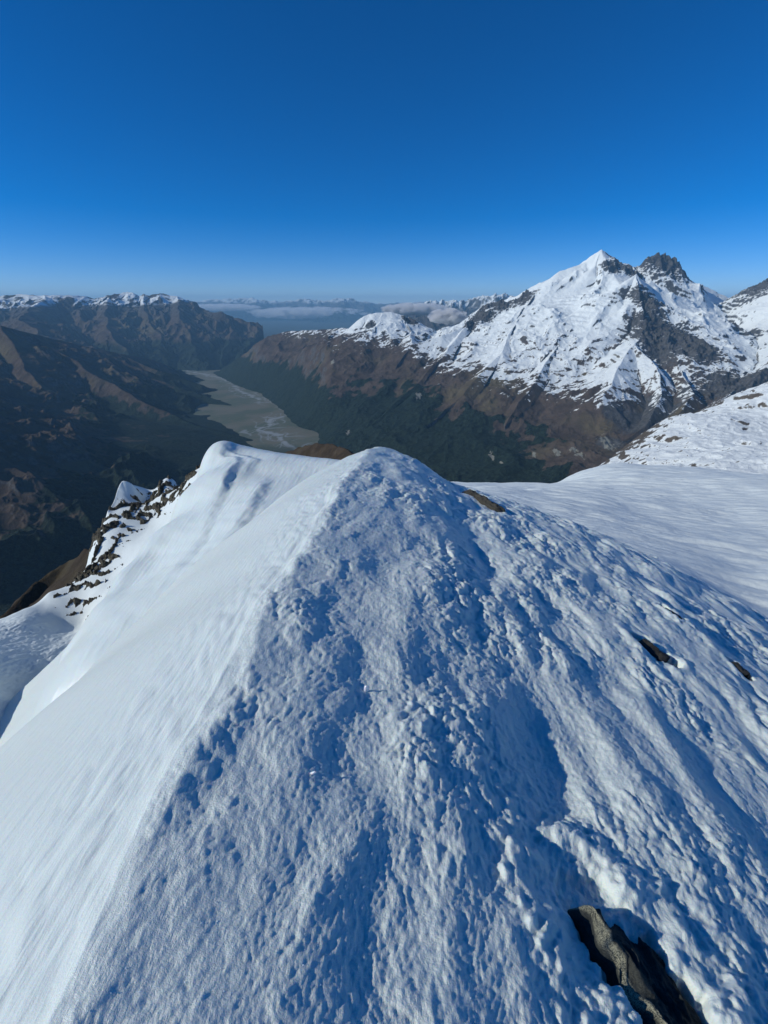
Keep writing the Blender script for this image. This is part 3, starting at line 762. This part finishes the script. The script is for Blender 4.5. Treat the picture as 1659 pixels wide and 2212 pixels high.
structure(sheet('valley_floor', x, y, FLOOR + 3 * fbm(x / 300, y / 300, 3, 621), m.m, {'gravel': gravel, 'wood': np.maximum(sstep(14000, 17000, y), sstep(5200, 4700, y + 0 * x))}),
          'flat green and gravel valley floor with a braided river')

# --- haze
def haze():
    me = bpy.data.meshes.new('haze')
    x0, x1, y0, y1, z0, z1 = -60000, 60000, -3000, 75000, FLOOR - 60, 900
    v = [(x, y, z) for x in (x0, x1) for y in (y0, y1) for z in (z0, z1)]
    me.from_pydata(v, [], [(0, 1, 3, 2), (4, 6, 7, 5), (0, 4, 5, 1), (2, 3, 7, 6), (0, 2, 6, 4), (1, 5, 7, 3)])
    mt = bpy.data.materials.new('haze'); mt.use_nodes = True; t = mt.node_tree; t.nodes.clear()
    o = t.nodes.new('ShaderNodeOutputMaterial'); v = t.nodes.new('ShaderNodeVolumePrincipled')
    v.inputs['Color'].default_value = (.36, .70, 1.0, 1)
    v.inputs['Density'].default_value = HAZE
    v.inputs['Anisotropy'].default_value = 0.0
    t.links.new(v.outputs[0], o.inputs['Volume'])
    me.materials.append(mt)
    ob = bpy.data.objects.new('haze', me); SC.collection.objects.link(ob); ob['kind'] = 'stuff'
    ob['label'] = 'thin blue haze filling the valleys'
HAZE = 2.1e-5
haze()
def cloud(label, px, py, Y, wpx, hpx, depth, dens, seed):
    c = P(px, py, Y); k = Y * 768 / 1659 / 490
    sx, sy, sz = wpx * k / 2, depth / 2, hpx * k / 2
    nu, nv = 48, 24; vs = []; fs = []
    U = np.linspace(0, 2 * PI, nu, endpoint=False); V = np.linspace(.02, PI - .02, nv)
    for v in V:
        for u in U:
            d_ = np.array((math.cos(u) * math.sin(v), math.sin(u) * math.sin(v), math.cos(v)))
            vs.append(d_)
    D_ = np.array(vs); nn = 1 + .22 * fbm(D_[:, 0] * 2.2 + seed, D_[:, 2] * 2.2 + D_[:, 1], 4, seed)
    D_ = D_ * nn[:, None] * np.array((sx, sy, sz))
    for i in range(nv - 1):
        for j in range(nu): fs.append((i * nu + j, i * nu + (j + 1) % nu, (i + 1) * nu + (j + 1) % nu, (i + 1) * nu + j))
    fs.append(tuple(range(nu))); fs.append(tuple(range((nv - 1) * nu, nv * nu))[::-1])
    me = bpy.data.meshes.new('cloud'); me.from_pydata([tuple(q) for q in D_], [], fs)
    bm = bmesh.new(); bm.from_mesh(me); bmesh.ops.recalc_face_normals(bm, faces=bm.faces); bm.to_mesh(me); bm.free()
    mt = bpy.data.materials.new('cloud'); mt.use_nodes = True; t = mt.node_tree; t.nodes.clear()
    out = t.nodes.new('ShaderNodeOutputMaterial'); v = t.nodes.new('ShaderNodeVolumePrincipled'); v.inputs['Color'].default_value = (.97, .97, .97, 1)
    tc = t.nodes.new('ShaderNodeTexCoord'); mp = t.nodes.new('ShaderNodeMapping'); mp.inputs['Scale'].default_value = (1 / sx, 1 / sy, 1 / sz)
    t.links.new(tc.outputs['Object'], mp.inputs['Vector'])
    ln = t.nodes.new('ShaderNodeVectorMath'); ln.operation = 'LENGTH'; t.links.new(mp.outputs[0], ln.inputs[0])
    m2 = t.nodes.new('ShaderNodeMapping'); m2.inputs['Scale'].default_value = (1 / sz * .45, 1 / sz * .3, 1 / sz * .8); m2.inputs['Location'].default_value = (seed, 0, 0)
    t.links.new(tc.outputs['Object'], m2.inputs['Vector'])
    nz_ = t.nodes.new('ShaderNodeTexNoise'); nz_.inputs['Scale'].default_value = 2.0; nz_.inputs['Detail'].default_value = 5; t.links.new(m2.outputs[0], nz_.inputs['Vector'])
    a1 = t.nodes.new('ShaderNodeMath'); a1.operation = 'MULTIPLY_ADD'; t.links.new(nz_.outputs[0], a1.inputs[0]); a1.inputs[1].default_value = -1.7; t.links.new(ln.outputs['Value'], a1.inputs[2])
    mr = t.nodes.new('ShaderNodeMapRange'); mr.inputs[1].default_value = .15; mr.inputs[2].default_value = -.45; mr.inputs[3].default_value = 0; mr.inputs[4].default_value = dens
    t.links.new(a1.outputs[0], mr.inputs[0]); t.links.new(mr.outputs[0], v.inputs['Density']); t.links.new(v.outputs[0], out.inputs['Volume'])
    me.materials.append(mt); o = bpy.data.objects.new('cloud', me); o.location = c; SC.collection.objects.link(o)
    tag(o, label, 'cloud')
cloud('long thin cloud bank lying along the foot of the farthest ranges', 665, 676, 46000, 270, 26, 5000, .004, 1)
cloud('thin pale cloud streak above the far left end of the plain', 480, 664, 47000, 170, 16, 5000, .0035, 2)
cloud('grey white cloud puff over the ridge left of the shoulder', 900, 668, 17500, 160, 27, 1500, .014, 3)
cloud('small bright cloud resting against the dark shoulder of the big mountain', 968, 684, 8700, 92, 34, 500, .04, 4)
print('all done', round(time.time() - T0, 1))
